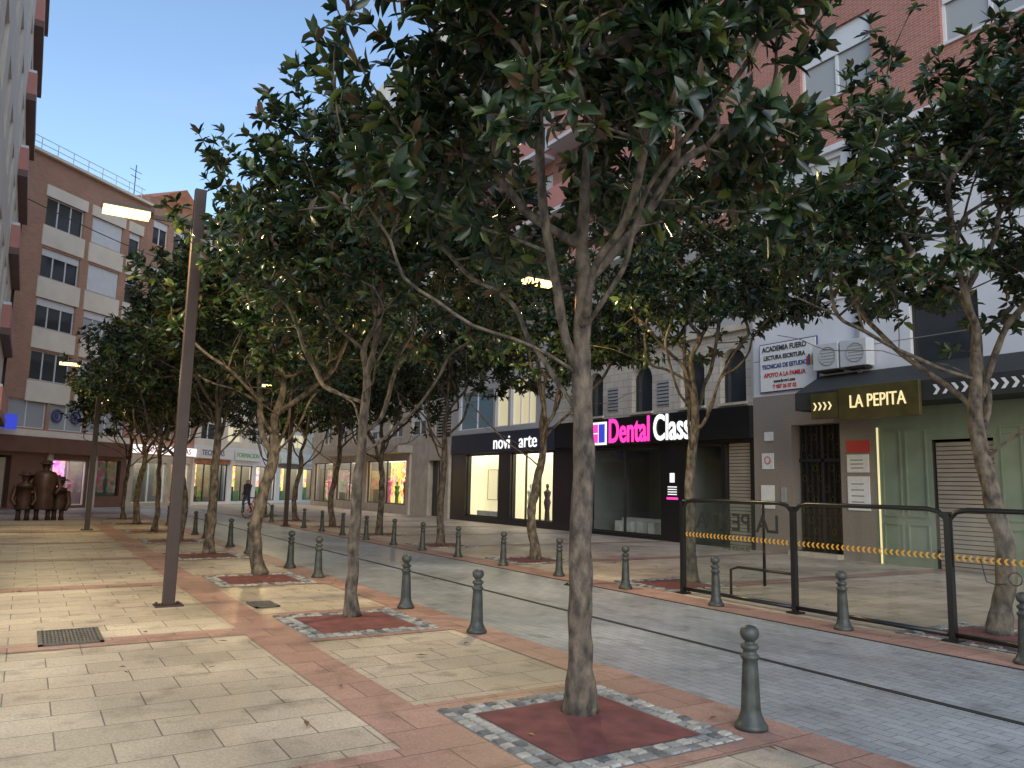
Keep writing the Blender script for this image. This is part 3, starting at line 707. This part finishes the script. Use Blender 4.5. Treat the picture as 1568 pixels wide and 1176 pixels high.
# --- stone building and shops
b=rb('stone_shop_building'); s0,s1=sy(56),sy(34)
g1=op(50.8,46.0,.5,3.0); g2=op(45.2,39.4,.5,3.0); g0=op(55.5,51.5,.3,3.0); dr_=op(36.6,35.2,.05,2.9); lo=op(35.9,34.2,4.0,6.5)
wall(b,'walls','stone_pale',s0,s1,0,3.6,[g0,g1,g2,dr_],reveal=.3)
up=[]
for k,fz in enumerate((7.4,10.3,13.2,16.1,19.0,21.9,24.8)):
    for q in range(7): Y=35.6+q*2.9; up.append(op(Y+.85,Y-.85,fz,fz+1.6))
mez=[op(38+q*3+.9,38+q*3-.9,4.3,5.8) for q in range(6)]
wall(b,'walls','stone_pale',s0,s1,3.6,7,[lo]+mez); wall(b,'walls','cream_panel',s0,s1,7,28,up); sides(b,s0,s1,14,28,'cream_panel')
for i,o in enumerate(up+mez): window(b,o,mull=1,blind=(.3,.5,0,.7)[i%4])
a,c,d,e=lo; b.poly('louvre_back','frame_dark',[(a,.19,d),(c,.19,d),(c,.19,e),(a,.19,e)])
for k in range(16): b.box('louvres','louvre',a,c,.03,.12,d+k*.157,d+k*.157+.06)
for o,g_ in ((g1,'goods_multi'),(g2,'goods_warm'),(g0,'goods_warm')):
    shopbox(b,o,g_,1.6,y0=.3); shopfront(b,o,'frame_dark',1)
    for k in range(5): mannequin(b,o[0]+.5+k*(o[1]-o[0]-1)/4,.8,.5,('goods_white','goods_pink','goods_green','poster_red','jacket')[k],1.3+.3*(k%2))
a,c,d,e=dr_; b.poly('door','frame_dark',[(a,.28,d),(c,.28,d),(c,.28,e),(a,.28,e)]); b.box('door','shutter_metal',(a+c)/2-.02,(a+c)/2+.02,.24,.28,d,e)
b.box('canopy','shutter_metal',sy(52),sy(38.6),-.9,-.002,3.35,3.75)
b.box('pilasters','stone_pale',sy(39.1),sy(38.7),-.12,-.002,0,3.34); b.box('pilasters','stone_pale',sy(34.4),sy(34.05),-.12,-.002,0,3.6)
for fz in (9.6,12.5,15.4,18.3,21.2,24.1): b.box('balconies','render_white',sy(50),sy(37),-1.0,-.002,fz,fz+1.0)
b.done()

# ------------------------------------------------------------ brown brick apartments
A42=math.radians(42)
b=B('brick_apartment_building',(-1.3,44,0),A42); s0,s1=-9.0,8.3
FZ=[4.0,6.42,9.1,11.7,14.4]
ops=[]
c1=(1.35,3.75);c2=(4.3,6.5);c3=(7.0,7.9);c0=(-3.6,-1.4)
for fz in FZ[1:]:
    for c in (c1,c2,c3,c0): ops.append((c[0],c[1],fz,fz+1.5))
fl=[(-8,-4.4,4.0,5.4),(-4,-.6,4.0,5.4),(0.4,2.6,4.0,5.4),(2.8,5.0,4.0,5.4),(5.2,7.9,4.0,5.4)]
gs=[(-6,-2.5,.1,2.7),(-.9,.9,.1,2.6),(3.3,5.5,.15,2.5),(6.2,7.9,.6,2.6)]
wall(b,'walls','brown_band',s0,s1,0,3.57,gs,reveal=.3)
wall(b,'walls','brick_brown',s0,s1,3.57,17.9,ops+fl)
b.box('band','brown_band',s0,s1,-.35,-.002,2.8,3.57)
for fz in FZ[1:]:
    for c in (c1,c2,c3,c0): b.box('panels','cream_panel',c[0]-.12,c[1]+.12,-.06,-.002,fz-1.08,fz-.04)
for c in (c1,c2,c3,c0): b.box('panels','cream_panel',c[0]-.12,c[1]+.12,-.06,-.002,FZ[-1]+1.5,FZ[-1]+2.1)
b.box('panels','cream_panel',s0,s1,-.05,-.002,3.60,3.92)
for i,o in enumerate(ops):
    isb=(abs(o[0]-c2[0])<.01) and (i//4 in (0,2,3)); window(b,o,mull=2 if o[1]-o[0]>2 else 0,blind=.97 if isb else (.25 if i%3 else 0),glass='window_curtain' if i%2 else 'window_glass')
for o in fl: window(b,o,mull=1,glass='window_curtain')
for x in (3.3,4.5):
    b.tube('round_signs','letter_blue',[(x+.3*math.cos(t),.06,4.75+.3*math.sin(t)) for t in np.linspace(0,6.283,17)],.05,6)
    b.box('round_signs','letter_blue',x-.1,x+.1,.05,.09,4.6,4.9)
sides(b,s0,s1,12,17.9,'brick_brown_side')
b.box('cornice','cream_panel',s0-.1,s1+.1,-.25,.3,17.901,18.05)
for x in np.arange(s0,s1,1.0): b.box('roof_railing','frame_white',x,x+.03,.35,.38,18.05,18.95)
for z in (18.3,18.6,18.93): b.box('roof_railing','frame_white',s0,s1,.35,.38,z,z+.03)
shopbox(b,gs[1],'interior_dark',1.5,ceil='interior_dark',y0=.3); b.box('displays','shutter_metal',gs[1][0]+.2,gs[1][1]-.2,.15,.2,.1,2.5)
shopbox(b,gs[0],'interior_dark',1.5,ceil='interior_dark',y0=.3)
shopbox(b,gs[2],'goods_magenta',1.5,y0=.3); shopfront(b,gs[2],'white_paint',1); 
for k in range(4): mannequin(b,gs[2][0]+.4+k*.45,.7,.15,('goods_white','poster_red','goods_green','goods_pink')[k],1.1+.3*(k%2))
shopbox(b,gs[3],'interior_dark',1.5,ceil='interior_dark',y0=.3); shopfront(b,gs[3],'frame_dark',0)
b.box('pillars','stone_pale',2.9,3.2,-.1,-.002,0,2.79); b.box('pillars','stone_pale',5.6,6.1,-.1,-.002,0,2.79)
b.done()
sg=B('shop_sign',(-1.3,44,0),A42); sg.box('panel','blue_sign',-.6,.1,-1.0,-.9,3.8,4.5); sg.box('bracket','iron_dark',-.1,.0,-.9,-.36,4.1,4.2); sg.done()
b=B('corner_apartment_building',(-1.3,44,0),A42); s0,s1=8.32,14.0
gs=[(8.9,11.6,.2,2.6),(12.0,13.7,.2,2.6)]
ops=[(c,c+1.3,fz,fz+1.5) for fz in (4.2,7.1,10,12.9,15.8) for c in (8.8,10.6,12.4)]
wall(b,'walls','stone_pale',s0,s1,0,3.0,gs,reveal=.3); wall(b,'walls','brick_brown',s0,s1,3.0,18.6,ops); sides(b,s0,s1,12,18.6,'brick_brown_side')
b.mesh('gable','terracotta',[(s0+.3,.1,18.6),(s1,.1,18.6),((s0+s1)/2+.4,.1,20.2),(s0+.3,6,18.6),(s1,6,18.6),((s0+s1)/2+.4,6,20.2)],[(0,1,2),(3,5,4),(1,4,5,2),(0,2,5,3)])
for o in ops: window(b,o,mull=1,blind=.3)
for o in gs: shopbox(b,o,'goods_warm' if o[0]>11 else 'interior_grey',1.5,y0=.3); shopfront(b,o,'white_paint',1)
b.tube('antenna','iron_dark',[(10.2,3,18.6),(10.2,3,21.6)],.03,5); b.tube('antenna','iron_dark',[(9.7,3,21.2),(10.7,3,21.2)],.02,5);b.tube('antenna','iron_dark',[(9.8,3,20.8),(10.6,3,20.8)],.02,5)
b.done()
b=B('plaza_shop_building',(-1.3,44,0),A42); s0,s1=14.02,32
gs=[(14.3,16.3,.2,2.7),(16.6,17.7,.2,2.7),(18.2,20.6,.2,2.7),(21.0,23.6,.2,2.7),(24.2,27,.2,2.7),(27.5,30.5,.2,2.7)]
ops=[(c,c+1.6,fz,fz+1.5) for fz in (4.3,7.1,10,12.9,15.8) for c in np.arange(14.6,31,2.8)]
wall(b,'walls','white_paint',s0,s1,0,3.9,gs,reveal=.3); wall(b,'walls','cream_panel',s0,s1,3.9,19,ops); sides(b,s0,s1,12,19,'cream_panel')
for i,o in enumerate(ops): window(b,o,mull=1,blind=.3,glass='window_lit' if i in(1,3,4) else 'window_glass')
for i,o in enumerate(gs): 
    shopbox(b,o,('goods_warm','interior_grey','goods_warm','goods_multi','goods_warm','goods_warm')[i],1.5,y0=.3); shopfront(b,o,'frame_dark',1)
    for k in range(3): b.box('displays',('goods_orange','jacket','goods_green')[k],o[0]+.2+k*.6,o[0]+.6+k*.6,.7,1.0,.2,.9+.3*((k+i)%2))
for x0,x1,m_ in ((14.1,17.8,'terracotta'),(23.8,27.2,'brown_band')): b.box('trim',m_,x0,x1,-.08,-.003,2.72,3.0)
b.done()
sg=B('shop_sign',(-1.3,44,0),A42)
sg.box('panel','white_sign',8.4,13.9,-.3,-.2,3.1,3.6); sg.text('lettering','letter_red','FARMACIA  ROCAS',(11.2,-.31,3.35),.5,.01)
sg.box('panel','poster_white',14.1,17.8,-.3,-.2,3.05,3.75); sg.text('lettering','letter_blue','TECNICAS',(15.6,-.31,3.4),.5,.01)
sg.box('panel','poster_white',18.1,21.0,-.3,-.2,3.05,3.75); sg.text('lettering','goods_green','FORMACION',(19.5,-.31,3.4),.45,.01)
sg.box('panel','goods_white',23.9,29,-.3,-.2,3.05,3.6); sg.done()
# ------------------------------------------------------------ left near building
b=B('left_apartment_building',(-1.25,12,0),math.pi/2); s0,s1=0,28
ops=[(c,c+1.5,fz,fz+1.7) for fz in (4.4,7.4,10.4,13.4,16.4,19.4,22.4) for c in range(1,25,3)]
wall(b,'walls','stone_pale',s0,s1,0,3.6,[]); wall(b,'walls','cream_panel',s0,s1,3.6,27,ops); sides(b,s0,s1,14,27,'cream_panel')
for o in ops: window(b,o,mull=1,blind=.3)
for fz in (3.7,6.7,9.7,12.7,15.7,18.7,21.7):
    b.box('bay_windows','brown_band',21,27.6,-.32,-.002,fz,fz+.25); b.box('bay_windows','pink_balcony',21,27.6,-.28,-.003,fz+.251,fz+1.1)
    b.box('bay_windows','frame_white',21,27.6,-.26,-.004,fz+1.101,fz+1.2)
b.box('downpipe','iron_dark',27.75,27.85,-.12,-.01,3.6,27)
b.done()
cb=B('overhead_cable'); cb.tube('cable','iron_dark',[(-1.2+ (17.8+1.2)*t,38+2*t,13.5-2.0*math.sin(math.pi*t)) for t in np.linspace(0,1,20)],.025,4); cb.done()
# ------------------------------------------------------------ bronze sculpture
st=B('bronze_statue',(.45,31.3,.0))
st.box('plinth','granite',-1.6,1.9,-.9,.9,.012,.14)
def fig(cx,cy,h,w_):
    for dx in (-.15*w_,.15*w_): st.lathe('body','bronze_rust',[(.09,.141),(.07,.3),(.09,.62)],cx+dx,cy,10)
    pr=[(.30*w_,.50),(.32*w_,.55),(.27*w_,.9),(.30*w_,1.25),(.33*w_,h-.55),(.26*w_,h-.42),(.10*w_,h-.36),(.09,h-.32),(.13,h-.24),(.14,h-.16),(.24,h-.14),(.24,h-.11),(.15,h-.10),(.14,h-.02),(.05,h)]
    st.lathe('body','bronze_rust',pr,cx,cy,16)
    for sx in (-1,1): st.tube('arms','bronze_rust',[(cx+sx*.31*w_,cy,h-.52),(cx+sx*.41*w_,cy-.05,h-.95),(cx+sx*.28*w_,cy-.25,h-1.15)],[.09,.08,.06],8)
fig(.15,0,2.2,1.15); fig(-.42,-.1,1.8,.85); fig(.62,.15,1.65,.75)
st.done(smooth=('body','arms'))
bk=B('bicycle',(8.9,35.6,.01),.5)
for x in (-.52,.52):
    bk.tube('wheels','iron_dark',[(x+.33*math.cos(t),0,.34+.33*math.sin(t)) for t in np.linspace(0,6.283,25)],.02,6)
    for k in range(8): bk.tube('spokes','louvre',[(x,0,.34),(x+.32*math.cos(k*.785),0,.34+.32*math.sin(k*.785))],.004,3)
for p in ([(-.52,0,.34),(-.1,0,.3)],[(-.1,0,.3),(-.22,0,.85)],[(-.52,0,.34),(-.2,0,.78)],[(-.2,0,.78),(.35,0,.82)],[(-.1,0,.3),(.36,0,.72)],[(.52,0,.34),(.34,0,.95)],[(.34,-.25,1.0),(.34,.25,1.0)]): bk.tube('frame','poster_red',p,.02,6)
bk.box('saddle','iron_dark',-.36,-.1,-.06,.06,.86,.91); bk.done()
def person(x,y,rot,top='jacket'):
    e=bpy.data.objects.new('pedestrian',None); COL.objects.link(e); e.location=(x,y,.012); e.rotation_euler=(0,0,rot)
    J=[(0,0,.95,.13),(0,0,1.15,.13),(0,0,1.36,.15),(0,0,1.5,.06),(0,.01,1.62,.095),(0,.01,1.70,.085),
       (.1,0,.88,.095),(.12,.12,.5,.065),(.12,.02,.1,.045),(.12,.16,.04,.035),
       (-.1,0,.88,.095),(-.12,-.05,.5,.065),(-.12,-.28,.12,.045),(-.12,-.16,.04,.035),
       (.2,0,1.4,.06),(.25,-.08,1.12,.045),(.25,.06,.88,.032),(-.2,0,1.4,.06),(-.25,.08,1.12,.045),(-.25,.2,.9,.032)]
    E=[(0,1),(1,2),(2,3),(3,4),(4,5),(0,6),(6,7),(7,8),(8,9),(0,10),(10,11),(11,12),(12,13),(2,14),(14,15),(15,16),(2,17),(17,18),(18,19)]
    me=bpy.data.meshes.new('body'); me.from_pydata([j[:3] for j in J],E,[]); o=bpy.data.objects.new('body',me); COL.objects.link(o); o.parent=e
    sk=o.modifiers.new('s','SKIN'); 
    for i,j in enumerate(J): me.skin_vertices[0].data[i].radius=(j[3],j[3])
    me.skin_vertices[0].data[0].use_root=True
    o.modifiers.new('ss','SUBSURF').levels=1
    m_,n_,b_=nt('clothes_'+top); v=objcoord(n_); sp=n_.nodes.new('ShaderNodeSeparateXYZ'); n_.links.new(v,sp.inputs[0])
    r=n_.nodes.new('ShaderNodeValToRGB'); r.color_ramp.interpolation='CONSTANT'
    mr=maprange(n_,sp.outputs[2],0,2,0,1); n_.links.new(mr,r.inputs[0])
    els=[(0,(.02,.02,.02)),(.05,(.05,.07,.13)),(.46,(.06,.05,.07)),(.75,(.45,.28,.2)),(.845,(.03,.02,.015))]
    while len(r.color_ramp.elements)<len(els): r.color_ramp.elements.new(.5)
    for el,(p,c) in zip(r.color_ramp.elements,els): el.position=p; el.color=(*c,1)
    n_.links.new(r.outputs[0],b_.inputs['Base Color']); b_.inputs['Roughness'].default_value=.9; me.materials.append(m_)
person(9.6,40.5,2.2)
# ------------------------------------------------------------ world
wd=bpy.data.worlds.new('World'); S.world=wd; wd.use_nodes=True; n=wd.node_tree
sky=n.nodes.new('ShaderNodeTexSky'); sky.sky_type='NISHITA'; sky.sun_disc=False
SE=math.radians(30); SR=math.radians(200)
sky.sun_elevation=SE; sky.sun_rotation=SR; sky.air_density=1.2; sky.dust_density=.9; sky.ozone_density=2.6
bg=n.nodes['Background']; bg.inputs['Strength'].default_value=.24
tc=n.nodes.new('ShaderNodeTexCoord'); mp=n.nodes.new('ShaderNodeMapping'); mp.inputs['Scale'].default_value=(1.3,1.3,4)
n.links.new(tc.outputs['Generated'],mp.inputs[0]); ns=addnoise(n,mp.outputs[0],2.2,7); ns.inputs['Roughness'].default_value=.55
fc=maprange(n,ns.outputs[0],.45,.72,.0,.5)
mx=n.nodes.new('ShaderNodeMix'); mx.data_type='RGBA'; n.links.new(fc,mx.inputs[0]); n.links.new(sky.outputs[0],mx.inputs[6]); mx.inputs[7].default_value=(2.3,2.8,3.5,1)
n.links.new(mx.outputs[2],bg.inputs[0])
sd=bpy.data.lights.new('sun','SUN'); sd.energy=1.35; sd.angle=math.radians(60); sd.color=(.95,.97,1.0)
so=bpy.data.objects.new('sun',sd); COL.objects.link(so)
dv=Vector((math.sin(SR)*math.cos(SE),math.cos(SR)*math.cos(SE),math.sin(SE))); so.rotation_euler=dv.to_track_quat('Z','Y').to_euler()
# ------------------------------------------------------------ camera
e=math.radians(1.3);t=math.atan(157/1178);p=math.radians(31.97)
fw=Vector((math.sin(p),math.cos(p),0)); R0=Vector((math.cos(p),-math.sin(p),0)); Z=Vector((0,0,1))
F=fw*math.cos(t)+Z*math.sin(t); U0=Z*math.cos(t)-fw*math.sin(t)
Rr=R0*math.cos(e)+U0*math.sin(e); Uu=U0*math.cos(e)-R0*math.sin(e)
cam=bpy.data.cameras.new('camera'); co=bpy.data.objects.new('camera',cam); COL.objects.link(co)
mt=Matrix((Rr,Uu,-F)).transposed().to_4x4(); mt.translation=(0,0,H); co.matrix_world=mt
cam.sensor_width=36; cam.lens=36*1178/1568; cam.clip_end=2000; cam.clip_start=.05
S.camera=co
S.view_settings.view_transform='Standard'; S.view_settings.look='None'; S.view_settings.exposure=0
